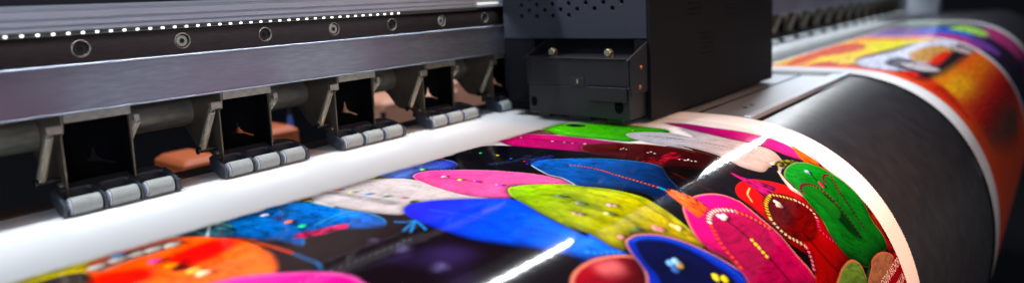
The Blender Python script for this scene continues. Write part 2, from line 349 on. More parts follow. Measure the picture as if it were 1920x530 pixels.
# ------------------------------------------------------------------ printed sheet in front
L1 = [["F",[30,18,24],[[388.5,-95.2],[408.5,-70.9],[415.2,-15.4],[455.6,25.9],[503.6,29.6],[532.9,74.5],[554.2,100.8],[557.6,136.0],[567.5,167.5],[566.2,202.6],[560.4,222.9],[477.4,203.8],[318.8,140.4],[260.0,116.9],[227.5,99.2],[175.4,64.1],[120.6,4.2],[63.2,-87.2],[81.8,-99.5],[105.1,-87.8],[169.5,-90.1],[183.3,-67.8],[226.0,-66.2],[284.8,-72.4],[346.2,-97.4],[365.1,-103.3],[392.6,-99.1]],None,None,None,0,0,0.1,1,0],
["F",[95,200,20],[[472.2,-95.0],[490.8,-99.3],[503.6,-90.5],[511.5,-78.3],[517.5,-56.7],[519.3,-33.4],[515.3,1.1],[488.6,9.1],[463.7,-2.3],[459.3,-14.1],[458.7,-28.6],[457.0,-56.5],[461.1,-77.8]],[50,150,15],[[473.9,-95.7],[504.9,6.2]],[200,210,60],1.5,0.3,0.1,0.5,1],
["F",[25,45,30],[[495.2,-88.0],[504.3,-84.4],[501.8,-69.9],[494.8,-71.6],[491.6,-80.2]],None,None,None,0,0,0.1,0.5,1],
["B",[[495.3,-66.3],[497.8,-48.8],[498.1,-38.0],[500.6,-23.0],[487.8,-88.2]],1.3,[[200,80,150],[40,90,60],[40,100,190],[200,200,60],[230,220,90]]],
["F",[130,80,72],[[450.3,-101.5],[468.7,-94.1],[457.4,-70.2],[453.1,-84.6]],None,None,None,0,0.1,0.4,0.5,1],
["N",[235,225,210],[[456.0,-99.8],[463.6,-92.4],[459.0,-78.4]],0.5,0.4,2.4,[90,40,40]],
["F",[195,30,120],[[422.3,-103.8],[434.5,-106.7],[447.6,-97.5],[453.5,-74.4],[455.9,-49.8],[454.8,-26.1],[452.0,-2.7],[429.1,-3.2],[411.3,-12.9],[408.4,-32.4],[405.0,-56.3],[406.5,-79.4],[413.1,-94.3]],[150,20,100],[[424.1,-100.3],[430.6,-7.6]],[225,110,165],1.2,0.35,0.1,0.5,1],
["N",[60,10,50],[[434.6,-93.8],[434.8,-79.1],[435.7,-63.5],[436.1,-46.1],[438.2,-23.1]],1.1,0.8,0,None],
["B",[[435.4,-59.2],[436.0,-48.0],[436.5,-40.6],[438.5,-30.3],[434.4,-90.4]],1.5,[[240,230,235],[50,180,200],[240,120,190],[245,235,235],[240,200,220]]],
["F",[20,20,30],[[353.6,-103.8],[366.6,-104.8],[384.9,-102.8],[398.1,-93.3],[405.7,-77.0],[414.6,-15.0],[412.5,0.1],[409.0,18.7],[391.0,-11.5],[376.1,-28.8],[360.2,-22.0],[341.7,-30.2],[332.4,-59.7],[315.2,-82.8],[334.3,-69.5],[344.5,-87.5]],None,None,None,0,0.1,0.25,0.5,1],
["B",[[375.3,-82.6],[375.3,-66.0],[372.5,-50.7],[377.3,-102.2]],1.6,[[60,200,110],[225,220,40],[70,110,180],[240,200,210]]],
["H",[90,110,160],[[353.2,-52.3],[358.3,-49.2],[363.4,-46.0],[369.5,-43.5],[376.7,-42.9],[385.0,-44.7],[377.2,-36.8],[375.7,-32.1]],3.0,0.45],
["F",[88,22,26],[[425.1,-25.5],[434.1,-27.8],[441.2,-25.0],[449.5,-13.8],[457.8,7.9],[462.1,30.8],[463.3,48.0],[466.9,44.9],[468.7,67.7],[472.7,84.7],[455.8,91.5],[437.3,81.2],[425.6,65.5],[418.1,52.6],[410.8,33.6],[412.2,13.6],[412.2,-3.1],[416.8,-16.5]],[45,10,14],[[432.2,-19.3],[453.7,81.7]],[190,105,60],1.1,0.3,0.2,0.5,1],
["F",[135,25,45],[[412.4,30.3],[432.1,34.8],[451.4,39.0],[440.6,50.8],[433.3,43.7],[412.4,48.1],[415.4,46.4]],None,None,None,0,0,0.8,2,1],
["B",[[435.0,3.6],[438.8,3.6],[436.5,7.5],[436.9,25.0],[440.3,25.6],[438.1,29.8],[439.9,52.4],[443.8,53.2],[442.6,56.3],[438.3,49.0],[441.6,53.6],[444.4,58.4]],1.1,[[235,225,220]]],
["F",[172,174,184],[[482.8,-19.5],[493.2,-18.8],[501.9,-6.8],[505.1,9.7],[502.4,30.1],[526.1,6.9],[521.6,37.2],[525.1,60.9],[528.2,72.9],[529.0,85.8],[515.7,98.8],[504.5,101.2],[495.5,94.8],[478.9,94.8],[469.2,83.0],[471.8,71.1],[472.3,58.4],[470.8,35.0],[466.6,46.5],[464.3,29.8],[464.2,13.1],[470.9,-4.6]],[205,180,170],[[497.6,22.3],[507.0,93.8]],[215,215,220],0.8,0.15,0.1,0.5,1],
["N",[40,30,45],[[486.8,-7.9],[487.3,9.8],[491.2,25.1],[487.4,9.9],[489.8,29.4],[494.4,48.8],[499.5,67.7]],1.0,0.4,2.6,[140,138,150]],
["F",[24,10,14],[[412.4,48.1],[430.9,61.7],[440.5,79.8],[459.1,90.2],[489.2,100.4],[474.1,115.8],[465.2,103.2],[448.9,88.3],[411.3,78.2],[401.3,53.8]],None,None,None,0,0,0.35,3,1],
["N",[120,50,30],[[408.5,59.0],[405.9,72.0],[406.8,80.2],[407.4,88.6]],1.2,1.2,0,None],
["N",[20,60,80],[[425.4,90.8],[421.0,98.6],[419.2,102.3]],1.6,1.2,0,None],
["F",[150,12,110],[[542.2,-13.7],[546.0,3.0],[543.6,27.8],[549.8,51.3],[556.2,71.1],[557.5,89.4],[550.9,101.9],[547.6,108.1],[538.6,99.2],[533.3,90.9],[530.1,73.9],[521.4,54.0],[522.2,28.3],[530.8,4.7]],[225,60,150],[[542.0,19.5],[548.6,92.4]],[190,90,140],0.7,0.25,0.1,0.5,1],
["F",[165,165,60],[[275.7,-108.2],[282.7,-104.2],[291.9,-100.7],[293.2,-87.8],[292.0,-76.6],[283.4,-90.6]],None,None,None,0,0.2,0.8,0.5,1],
["F",[120,150,215],[[290.8,-100.5],[301.4,-105.7],[315.1,-106.5],[334.3,-106.2],[345.6,-101.0],[346.0,-84.8],[338.4,-71.5],[325.3,-68.5],[317.1,-79.9],[311.1,-81.6],[303.0,-78.8],[297.2,-74.5],[291.7,-80.2],[289.0,-91.1]],[60,75,170],[[296.9,-102.5],[336.4,-71.6]],[170,190,230],1,0.3,0.12,0.5,1],
["F",[200,120,90],[[345.2,-103.1],[354.7,-105.9],[348.7,-95.3],[344.1,-97.3]],None,None,None,0,0.1,0.1,0.5,1],
["B",[[315.8,-93.6],[317.3,-85.1]],2.0,[[170,60,190],[150,220,60]]],
["F",[222,84,150],[[301.4,-77.5],[307.8,-81.0],[316.3,-79.0],[323.5,-70.7],[333.3,-55.3],[341.4,-35.1],[340.8,-35.6],[346.1,-10.2],[344.0,13.6],[340.3,27.4],[324.8,13.2],[317.3,-2.6],[309.5,0.1],[298.0,10.4],[291.9,5.9],[286.6,-7.5],[284.8,-24.6],[287.3,-45.1],[292.4,-61.0],[297.7,-72.1]],[225,110,165],[[307.3,-79.1],[294.0,4.1]],[245,160,195],1.6,0.25,0.12,0.5,1],
["N",[180,20,90],[[346.7,-6.8],[346.5,4.5],[343.5,17.4],[340.2,25.8]],1.0,0.6,0,None],
["N",[120,20,70],[[310.4,-56.8],[310.4,-47.4],[311.8,-40.4],[312.8,-25.3]],2.0,1.6,0,None],
["B",[[311.4,-58.5],[310.9,-43.2],[313.0,-30.5],[313.4,-11.4]],2.1,[[225,200,205],[165,200,60],[150,30,180],[200,70,190]]],
["B",[[311.8,-61.5],[311.1,-55.5],[313.4,-56.2],[313.5,-32.9],[312.8,-27.6],[314.0,-14.7],[314.5,-9.5]],0.9,[[40,25,40],[235,225,230]]],
["F",[196,188,188],[[235.8,-100.8],[243.6,-103.1],[260.9,-103.6],[275.8,-102.0],[284.8,-92.3],[293.8,-78.5],[295.0,-64.4],[291.5,-51.4],[287.1,-27.7],[286.5,-12.2],[289.2,0.5],[278.3,-12.6],[265.5,-26.3],[258.4,-32.2],[249.6,-28.4],[241.7,-20.5],[235.8,-33.8],[231.5,-55.0],[231.3,-77.6],[232.7,-92.7]],[200,188,186],[[237.2,-100.2],[260.8,-28.0]],[225,216,214],1.6,0.12,0.1,0.5,1],
["F",[165,158,160],[[244.0,-101.5],[250.7,-90.0],[253.6,-68.1],[255.7,-48.4],[257.3,-37.9],[250.1,-38.5],[248.0,-61.2],[245.9,-83.6]],None,None,None,0,0,0.2,3,1],
["B",[[253.3,-94.5],[254.6,-82.6],[257.5,-69.9],[259.6,-56.2],[262.6,-44.7],[261.0,-34.0]],2.3,[[225,95,85],[190,180,60],[40,130,190],[30,130,90],[200,110,150],[40,45,50]]],
["F",[20,110,165],[[177.3,-105.1],[187.7,-109.2],[203.6,-112.1],[219.3,-102.8],[228.3,-92.2],[228.0,-80.1],[229.8,-58.3],[233.2,-37.9],[229.1,-20.4],[220.4,-14.7],[207.5,-28.8],[198.2,-35.7],[189.4,-35.0],[181.5,-26.3],[179.9,-40.8],[174.3,-52.8],[170.2,-67.7],[163.8,-79.1]],[30,110,190],[[191.8,-106.5],[218.2,-25.2]],[90,190,215],1.2,0.35,0.35,0.5,1],
["N",[90,190,215],[[204.1,-48.2],[215.5,-51.6],[225.4,-52.5],[229.8,-49.9]],1.6,1.6,0,None],
["N",[70,170,210],[[211.8,-46.5],[222.9,-47.1],[228.4,-42.0]],1.6,1.6,0,None],
["N",[10,50,110],[[199.1,-106.7],[197.9,-92.3],[198.6,-70.2],[199.3,-55.9]],3.0,2.5,0,None],
["B",[[198.1,-101.7],[199.0,-88.9],[199.9,-77.2],[199.5,-65.8],[199.6,-52.7]],2.7,[[220,215,120],[215,220,235],[70,50,120],[240,130,50],[60,200,130]]],
["F",[180,165,70],[[224.2,-102.9],[233.9,-105.4],[233.1,-94.4],[230.0,-87.6],[225.5,-95.2]],None,None,None,0,0.2,0.9,0.5,1],
["F",[190,45,95],[[186.9,-43.5],[194.0,-43.8],[200.2,-40.6],[208.3,-37.8],[214.5,-34.1],[209.1,-28.9],[200.8,-31.5],[194.1,-33.9],[188.7,-36.0]],None,None,None,0,0.1,0.9,1.5,1],
["F",[138,178,16],[[310.2,-2.2],[316.3,-2.4],[324.9,5.1],[335.7,18.8],[345.2,36.1],[350.3,44.5],[342.7,34.7],[348.6,47.5],[354.1,65.3],[352.3,80.4],[349.7,94.1],[346.9,106.4],[343.2,112.9],[333.2,108.9],[326.8,98.7],[314.8,87.5],[304.7,84.7],[289.1,91.3],[287.0,85.5],[287.2,70.9],[285.8,57.0],[284.4,67.3],[284.5,52.4],[289.3,33.2],[295.9,16.4],[301.2,6.9]],[190,172,18],[[313.1,8.0],[339.5,96.4]],[190,225,60],2.0,0.3,0.22,0.5,1],
["N",[110,140,10],[[341.5,38.8],[345.0,46.4],[349.0,57.0],[348.2,68.5],[344.9,79.6],[345.1,87.3],[339.2,102.7]],1.3,0.9,0,None],
["N",[90,120,5],[[312.2,22.5],[319.4,35.8],[319.0,48.9],[320.1,56.0]],4.0,4,0,None],
["N",[70,90,5],[[314.2,46.9],[315.2,54.1],[316.9,59.2],[319.9,66.5],[321.0,73.4],[321.5,80.7]],4.0,4,0,None],
["N",[120,110,10],[[351.1,82.5],[341.8,90.6],[335.1,94.1]],4.0,4,0,None],
["B",[[316.2,30.6],[317.3,34.7],[314.6,45.4],[315.7,48.2],[327.4,58.8],[329.2,61.6],[316.1,63.9],[317.3,67.3],[300.9,52.4],[302.8,55.4],[315.6,82.6],[317.9,85.0]],2.0,[[90,140,120],[60,80,80],[150,150,150],[110,120,110],[215,165,190],[190,150,160],[200,200,150],[90,110,80],[205,160,140],[170,120,150]]],
["B",[[328.1,88.6],[330.1,91.1],[341.3,93.1],[342.4,96.0],[300.6,82.8]],2.6,[[225,150,160],[215,130,140],[230,190,110],[240,210,160],[225,150,150]]],
["F",[0,98,170],[[364.4,-26.1],[376.1,-28.8],[387.2,-21.0],[400.9,0.6],[408.1,19.3],[412.9,37.1],[412.3,48.1],[399.8,59.0],[387.4,73.9],[384.6,80.9],[380.7,84.8],[363.5,87.8],[365.7,86.0],[360.1,75.2],[361.0,63.7],[349.7,44.9],[341.5,32.7],[340.6,24.4],[346.6,11.1],[351.3,-5.2],[357.2,-16.2]],[2,24,58],[[366.4,0.4],[383.1,77.3]],[110,180,215],0.9,0.35,0.22,0.5,1],
["N",[230,235,240],[[363.6,-25.2],[357.0,-14.4],[349.3,-0.4],[347.8,10.3],[343.6,20.1],[340.0,26.3]],0.6,0.3,0,None],
["N",[225,105,45],[[377.5,-2.3],[378.5,14.9],[374.8,35.7],[375.0,53.2],[377.0,64.9]],1.8,0.4,2.2,[70,40,60]],
["N",[50,85,190],[[367.6,-27.3],[380.7,-30.4],[394.2,-31.4]],0.7,0.4,0,None],
["N",[50,85,190],[[366.7,-26.6],[378.5,-27.0],[395.0,-28.7]],0.7,0.4,0,None],
["N",[50,85,190],[[367.3,-27.8],[379.6,-32.3],[390.1,-33.8]],0.7,0.4,0,None],
["N",[50,85,190],[[366.3,-28.4],[378.3,-34.9],[385.9,-36.2]],0.7,0.4,0,None],
["B",[[370.9,-37.0],[370.3,-33.3],[365.3,-30.3]],1.6,[[190,40,70],[40,60,160],[50,70,180]]],
["F",[18,50,225],[[247.2,-26.1],[254.6,-30.4],[264.6,-27.5],[276.4,-16.5],[288.3,0.0],[294.9,12.1],[292.5,24.2],[285.3,42.6],[282.9,59.5],[284.0,72.0],[287.2,70.9],[287.0,85.5],[290.5,92.6],[283.6,93.4],[260.8,83.2],[265.6,84.4],[257.0,72.2],[250.9,62.6],[243.1,51.5],[236.3,37.9],[234.6,20.6],[236.6,1.8],[240.8,-15.3]],[40,120,225],[[251.5,-15.7],[274.9,80.9]],[30,80,235],1.6,0.35,0.15,0.5,1],
["N",[10,70,150],[[255.0,-13.8],[257.2,-1.5],[259.1,8.9],[261.8,31.2],[265.4,45.4],[272.1,61.3]],1.6,0.4,2.2,[40,110,210]],
["N",[90,180,235],[[271.5,80.0],[277.3,84.6],[288.7,90.1]],2.2,1,3,[50,110,210]],
["N",[40,150,215],[[237.3,-6.9],[229.7,-3.1],[223.3,0.1]],1.2,0.8,0,None],
["N",[40,150,215],[[237.8,-6.2],[231.0,-1.0],[224.2,4.7]],1.2,0.8,0,None],
["N",[40,150,215],[[237.1,-4.4],[233.6,3.2],[230.9,8.6]],1.2,0.8,0,None],
["N",[40,150,215],[[237.0,-7.5],[232.8,-10.1],[230.6,-15.0]],1.2,0.8,0,None],
["N",[70,70,85],[[168.9,9.1],[183.6,9.6],[203.3,10.6],[225.4,11.3]],2.4,2.5,0,None],
["N",[55,55,72],[[170.0,20.8],[186.5,22.3],[203.3,26.8]],2.0,3,0,None],
["H",[95,70,140],[[213.1,34.1],[218.6,36.3],[222.1,43.4],[199.6,26.3],[213.9,45.3],[205.6,40.3],[203.6,60.8]],8,0.16],
["H",[150,140,190],[[208.1,15.8],[206.8,20.3],[203.5,19.2],[205.5,44.1],[205.4,47.1],[205.8,-2.6],[201.6,45.8]],2.5,0.6],
["F",[95,150,160],[[152.6,-101.8],[165.5,-106.3],[177.9,-104.0],[176.0,-78.1],[166.2,-75.4],[158.2,-84.8]],[40,90,110],[[157.5,-100.9],[174.2,-79.9]],None,0,0.1,0.9,1.5,1],
["N",[120,200,90],[[170.3,-104.8],[177.4,-100.9],[177.7,-86.4]],1.0,1,0,None],
["N",[225,232,235],[[171.0,-97.3],[162.1,-82.0]],1.6,1.5,0,None],
["F",[225,215,30],[[80.3,-105.3],[88.6,-104.8],[102.5,-105.2],[113.9,-106.0],[123.1,-99.0],[115.7,-93.7],[107.3,-84.5],[104.0,-75.0],[92.6,-86.5],[79.5,-91.0]],[240,205,40],[[86.2,-104.4],[112.9,-98.1]],None,0,0,0.2,3,1],
["N",[75,205,95],[[80.7,-106.8],[90.0,-106.9],[97.7,-105.8],[109.5,-105.8],[121.6,-104.8]],5,4,0,None],
["N",[235,222,40],[[82.4,-102.0],[92.6,-99.5],[101.5,-96.9],[111.8,-97.5]],7,4,0,None],
["N",[235,222,40],[[82.4,-102.0],[92.6,-99.5],[101.5,-96.9],[111.8,-97.5]],7,4,0,None],
["F",[70,62,60],[[83.2,-85.4],[93.6,-89.7],[106.0,-83.1],[100.7,-58.8]],None,None,None,0,0,0.6,2,1],
["F",[60,200,80],[[123.1,-99.0],[132.6,-104.3],[144.5,-104.4],[152.4,-106.1],[155.5,-101.2],[145.8,-98.0],[136.1,-98.7],[125.9,-96.9]],None,None,None,0,0,0.25,2,1],
["B",[[82.5,-105.1],[96.0,-104.2],[122.1,-103.9]],5,[[90,205,100]]],
["F",[235,95,35],[[109.2,-92.4],[123.1,-99.0],[137.5,-101.9],[150.5,-97.2],[160.0,-84.2],[164.9,-73.0],[172.9,-53.7],[168.7,-64.9],[169.3,-48.5],[167.2,-31.7],[160.8,-15.4],[152.6,-4.1],[133.7,22.1],[88.8,-35.9],[102.2,-56.5]],[240,120,55],[[112.6,-85.0],[155.1,-23.4]],None,0,0.12,0.25,3,1],
["F",[215,38,15],[[135.2,-67.9],[144.3,-73.0],[160.1,-74.0],[167.9,-62.6],[157.2,-52.7],[142.0,-48.2],[133.0,-49.0],[132.1,-56.9]],None,None,None,0,0,0.15,6,1],
["F",[215,45,20],[[106.0,-73.9],[115.9,-71.1],[125.0,-63.5],[121.2,-50.5],[107.2,-48.8],[101.2,-58.0]],None,None,None,0,0,0.15,6,1],
["F",[165,110,95],[[108.8,-88.7],[121.3,-94.4],[135.2,-96.5],[148.7,-93.3],[149.9,-84.9],[138.0,-80.4],[124.1,-80.7],[110.0,-78.1]],None,None,None,0,0,0.3,2,1],
["B",[[111.5,-86.7],[121.4,-88.6],[129.9,-88.2],[137.7,-87.5],[145.3,-85.8]],4.2,[[175,170,160]]],
["B",[[124.0,-94.1],[130.7,-70.3],[131.7,-57.1],[133.0,-49.9],[135.2,-42.1],[136.4,-35.3]],3.6,[[80,160,210],[220,70,140],[225,140,40],[60,20,30],[235,180,90],[240,200,160]]],
["N",[225,90,50],[[171.3,-49.7],[172.6,-37.4],[173.1,-22.4]],2.4,1.5,0,None],
["N",[40,120,170],[[172.9,-20.1],[172.4,-10.1],[172.0,-0.5],[168.8,6.7]],2.2,1.5,0,None],
["F",[228,66,165],[[121.1,-19.8],[138.7,-18.6],[148.0,-12.1],[156.4,-3.8],[165.7,8.4],[171.2,19.2],[171.6,31.2],[161.6,52.2],[99.1,-6.9]],[215,40,140],[[134.6,-22.7],[169.6,27.5]],[240,120,190],3,0.1,0.08,2,1],
["F",[150,18,40],[[241.9,91.1],[249.0,87.1],[257.6,85.4],[269.2,85.8],[281.0,89.3],[290.7,94.7],[292.2,100.9],[287.9,109.3],[272.4,120.2],[229.5,100.4]],[95,8,22],[[263.5,86.9],[274.6,107.5]],[228,150,125],3.4,0.25,0.1,0.5,1],
["H",[225,130,130],[[267.0,92.8],[271.7,94.0],[275.8,95.5]],5,0.6],
["F",[16,60,175],[[298.1,86.9],[303.9,85.4],[311.8,86.3],[323.8,92.8],[333.1,102.8],[340.5,114.3],[347.3,126.8],[352.5,141.0],[342.9,155.1],[275.0,124.4],[287.1,105.5],[292.8,93.4]],[16,60,185],[[304.5,89.2],[337.0,132.1]],[222,150,115],2.4,0.3,0.12,0.5,1],
["F",[14,20,72],[[302.9,90.9],[310.3,91.6],[322.4,99.6],[330.0,110.6],[335.4,123.3],[338.9,136.1],[326.3,147.9],[283.0,128.2],[291.8,111.2],[295.2,100.5]],None,None,None,0,0.2,0.15,1.5,1],
["N",[60,140,230],[[303.2,88.5],[312.9,90.1],[324.7,98.3],[334.6,111.2],[342.1,126.2],[347.1,140.3]],0.8,0.4,1.6,[20,60,150]],
["B",[[308.1,109.8],[312.3,112.7],[312.7,110.2],[306.8,113.5],[327.8,128.9],[332.8,132.6]],3.0,[[120,170,215],[220,190,120],[150,190,220],[70,110,170],[230,215,60],[225,205,40]]],
["F",[222,22,135],[[364.0,88.0],[375.3,84.2],[388.9,84.0],[402.0,87.7],[411.1,93.5],[415.8,101.5],[416.7,104.3],[415.7,119.4],[416.5,133.2],[414.6,148.1],[416.2,161.6],[408.2,170.6],[337.1,141.9],[348.1,141.5],[350.8,128.3],[344.0,115.7],[347.6,102.9]],[175,8,95],[[376.1,90.2],[389.7,144.2]],[238,160,140],2.2,0.3,0.12,0.5,1],
["F",[165,10,88],[[371.8,105.1],[383.7,106.0],[402.5,114.1],[409.2,125.0],[403.2,133.9],[405.1,150.2],[399.4,167.2],[341.2,143.6],[355.0,139.8],[356.6,122.2]],None,None,None,0,0.1,0.15,3,1],
["N",[45,8,30],[[383.6,109.3],[384.7,115.4],[384.4,125.6],[385.2,135.8],[385.5,146.6],[386.1,156.9]],2.2,1,0,None],
["B",[[385.4,126.2],[385.2,129.1],[384.9,132.0],[384.6,135.0],[384.3,138.0]],1.7,[[225,205,50]]],
["N",[40,6,24],[[366.6,106.0],[369.2,103.5],[376.0,100.2],[385.1,99.6],[394.5,102.6],[401.0,107.2],[406.5,114.0],[410.7,122.6]],4.6,2,0,None],
["N",[238,222,212],[[369.2,103.5],[376.0,100.2],[385.1,99.6],[394.5,102.6],[401.0,107.2]],3.2,0.4,2.6,[110,30,60]],
["N",[238,120,45],[[401.4,107.8],[406.5,114.0],[410.7,122.6],[413.3,128.6]],2.5,0.4,2.6,[150,20,60]],
["N",[240,95,40],[[366.6,106.0],[359.9,113.3],[355.8,120.9],[354.4,128.2],[353.2,133.0]],2.5,0.4,2.8,[160,15,60]],
["B",[[383.0,103.8],[383.7,106.0],[387.1,105.2]],2.6,[[240,225,215]]],
["F",[242,140,80],[[376.6,68.8],[381.0,69.3],[382.8,73.2],[386.0,85.4],[384.4,95.5],[377.9,96.7],[372.2,97.9],[365.8,97.7],[366.4,91.9],[371.1,78.4]],[238,110,50],[[376.9,69.0],[374.9,97.2]],None,0,0.1,0.5,0.3,0],
["N",[190,75,30],[[377.5,71.1],[381.2,95.8]],0.5,0.3,0,None],
["N",[190,75,30],[[375.5,71.7],[373.2,97.7]],0.5,0.3,0,None],
["N",[190,75,30],[[373.6,72.3],[367.8,97.5]],0.5,0.3,0,None],
["B",[[377.4,65.4],[377.5,67.2],[377.3,68.7]],1.6,[[40,150,190]]],
["F",[212,22,22],[[427.9,95.2],[439.9,92.5],[455.5,94.0],[467.7,101.2],[478.7,109.3],[485.1,117.5],[486.2,128.1],[478.9,140.0],[477.7,152.7],[477.9,166.0],[474.2,173.5],[454.0,173.7],[433.8,180.4],[409.7,171.2],[427.2,156.6],[418.7,141.9],[419.1,124.9],[420.0,110.6],[421.2,101.4]],[150,14,18],[[434.6,96.7],[431.0,159.8]],[225,60,40],1.2,0.25,0.1,0.5,1],
["F",[88,14,18],[[444.0,111.0],[462.4,113.5],[476.5,125.1],[477.3,137.2],[465.4,145.3],[449.9,149.2],[434.8,146.2],[418.4,137.7],[421.7,124.8]],[130,20,20],[[446.1,115.8],[446.4,145.9]],None,0,0.1,0.2,2,1],
["N",[235,210,140],[[442.7,99.6],[432.9,102.1],[429.6,105.0],[426.9,108.1]],1.0,0.5,0,None],
["N",[30,4,8],[[452.6,110.8],[438.1,114.0],[429.8,118.4],[423.9,123.3],[421.7,130.0],[423.1,137.8],[429.4,145.0],[429.5,153.6],[420.3,161.7]],5,2,0,None],
["N",[225,195,60],[[450.5,111.6],[438.1,114.0],[429.8,118.4],[423.9,123.3]],2.8,0.4,2.6,[90,50,20]],
["N",[232,205,170],[[423.9,123.3],[421.7,130.0],[423.1,137.8],[429.4,145.0],[432.1,149.2]],2.5,0.4,2.6,[70,16,20]],
["N",[225,140,170],[[432.1,149.2],[429.5,153.6],[424.7,158.4],[420.3,161.7]],2.5,0.4,2.6,[130,20,50]],
["N",[228,200,110],[[452.6,110.8],[462.2,116.7],[471.4,123.8]],2.3,0.4,2.6,[100,40,30]],
["N",[230,200,190],[[471.4,123.8],[476.7,131.7],[476.7,138.1],[472.8,142.9]],2.3,0.4,2.6,[110,30,40]],
["N",[215,70,130],[[472.8,142.9],[465.8,147.6],[467.0,153.2],[473.3,161.1],[478.5,167.2]],2.2,0.4,2.4,[90,10,30]],
["B",[[449.2,117.0],[449.7,119.3],[448.7,121.0],[446.7,119.7]],2.4,[[238,205,195]]],
["H",[50,5,8],[[448.6,127.3],[440.4,131.9]],5,0.6],
["N",[40,6,10],[[443.1,142.7],[442.8,154.6],[445.8,166.2],[450.7,175.2]],2,1.2,0,None],
["F",[205,45,135],[[449.5,82.7],[451.0,84.4],[452.3,89.9],[462.9,101.0],[470.9,109.7],[461.5,111.0],[450.6,110.6],[443.6,109.5],[448.4,99.1],[448.2,88.5]],None,None,None,0,0.1,0.6,0.3,0],
["N",[140,20,90],[[449.3,85.1],[466.8,109.7]],0.5,0.3,0,None],
["N",[140,20,90],[[448.0,85.6],[456.1,109.9]],0.5,0.3,0,None],
["N",[140,20,90],[[447.4,85.9],[447.1,109.6]],0.5,0.3,0,None],
["F",[235,130,25],[[561.2,89.5],[560.5,98.7],[559.4,114.9],[557.6,136.0],[561.1,155.7],[568.2,167.7],[561.1,179.9],[564.5,201.0],[554.1,199.0],[548.1,178.0],[549.4,158.5],[543.6,140.7],[544.0,121.8],[540.8,112.2],[545.7,101.9]],[150,22,16],[[554.2,100.8],[558.1,181.1]],None,0,0,0.45,1.2,1],
["N",[30,14,14],[[563.8,102.8],[560.6,112.7],[556.5,117.6],[557.9,126.3],[557.6,136.0]],2.0,1.5,0,None],
["N",[200,60,20],[[567.4,202.0],[570.8,195.8],[573.6,190.3]],1.8,0.8,0,None],
["F",[232,215,205],[[501.9,91.6],[513.6,93.0],[508.1,99.9],[495.9,103.1],[490.5,109.6],[487.2,117.4],[489.8,123.2],[486.7,129.0],[484.0,123.6],[480.7,116.5],[487.8,107.4],[495.7,100.4],[497.8,97.2]],None,None,None,0,0.1,0.15,0.4,0],
["F",[25,12,16],[[499.4,94.2],[506.4,96.5],[496.8,100.8],[495.4,98.1]],None,None,None,0,0,0.1,1,1],
["F",[150,150,50],[[506.2,94.1],[517.9,94.8],[530.4,98.6],[535.4,103.7],[522.4,101.4],[508.1,99.9]],None,None,None,0,0.1,0.9,0.5,1],
["F",[28,142,42],[[496.6,105.6],[510.5,102.3],[526.7,102.2],[541.6,106.4],[551.3,114.5],[558.3,126.5],[562.3,138.2],[563.1,153.7],[554.1,169.0],[556.6,181.7],[552.6,190.3],[538.0,189.6],[510.5,186.9],[497.8,187.4],[484.4,179.9],[473.6,167.9],[473.5,154.4],[479.3,144.7],[483.1,131.5],[488.0,120.8],[491.9,110.7]],[24,105,36],[[515.0,106.7],[514.2,185.3]],[190,205,140],0.9,0.3,0.14,0.5,1],
["F",[12,62,26],[[499.8,127.7],[516.5,133.4],[516.5,145.7],[516.2,159.2],[516.5,170.9],[505.5,166.3],[500.2,151.7],[497.0,138.0]],None,None,None,0,0,0.2,4,1],
["F",[34,125,40],[[499.8,120.9],[511.0,124.8],[514.4,136.5],[513.5,149.4],[496.6,150.5],[495.3,138.6],[492.9,127.9]],None,None,None,0,0.1,0.1,1.5,1],
["F",[34,125,40],[[544.7,124.9],[547.9,127.4],[538.4,140.5],[532.5,153.2],[525.1,153.1],[529.0,141.3],[535.8,129.1]],None,None,None,0,0.1,0.1,1.5,1],
["N",[150,20,75],[[490.5,123.9],[494.2,120.3],[502.5,119.1],[512.1,122.1],[518.2,129.2],[519.1,137.3],[518.2,145.1]],2.3,0.4,2.4,[40,20,25]],
["N",[90,16,50],[[518.2,145.1],[517.9,153.1],[516.6,161.9],[514.4,170.2]],1.9,0.4,2.4,[20,30,20]],
["N",[150,20,75],[[533.0,128.1],[537.7,124.6],[546.0,123.3],[551.4,126.3],[546.8,132.7],[538.4,140.5]],2.0,0.4,2.4,[40,20,25]],
["N",[90,16,50],[[538.4,140.5],[534.7,149.7],[532.4,158.8],[530.4,168.5]],1.9,0.4,2.4,[20,30,20]],
["N",[15,35,20],[[528.6,116.4],[526.1,123.0],[524.4,129.4]],1.4,0.8,0,None],
["B",[[527.6,112.9],[528.5,114.9],[530.4,113.3]],2.0,[[170,190,215],[110,140,180]]],
["B",[[526.0,125.8],[525.5,127.9]],2.4,[[220,30,110]]],
["F",[100,135,66],[[433.8,180.4],[449.3,174.7],[464.4,173.4],[478.1,174.8],[487.2,180.2],[487.6,187.6],[478.4,197.1]],None,None,[205,130,100],2.4,0.2,0.15,0.5,1],
["F",[28,90,70],[[478.4,197.1],[488.8,189.8],[500.0,188.1],[497.7,193.0],[492.1,202.1]],None,None,None,0,0,0.1,1,1],
["F",[150,112,90],[[480.6,197.9],[502.7,189.1],[513.6,186.2],[533.0,188.0],[548.9,193.6],[555.0,200.9],[531.4,216.4]],None,None,[200,130,100],2.2,0.2,0.15,0.5,1],
["F",[150,16,38],[[497,212],[566,197.2],[566,240],[480,240]],None,None,None,0,0,0.05,0.2,0]]
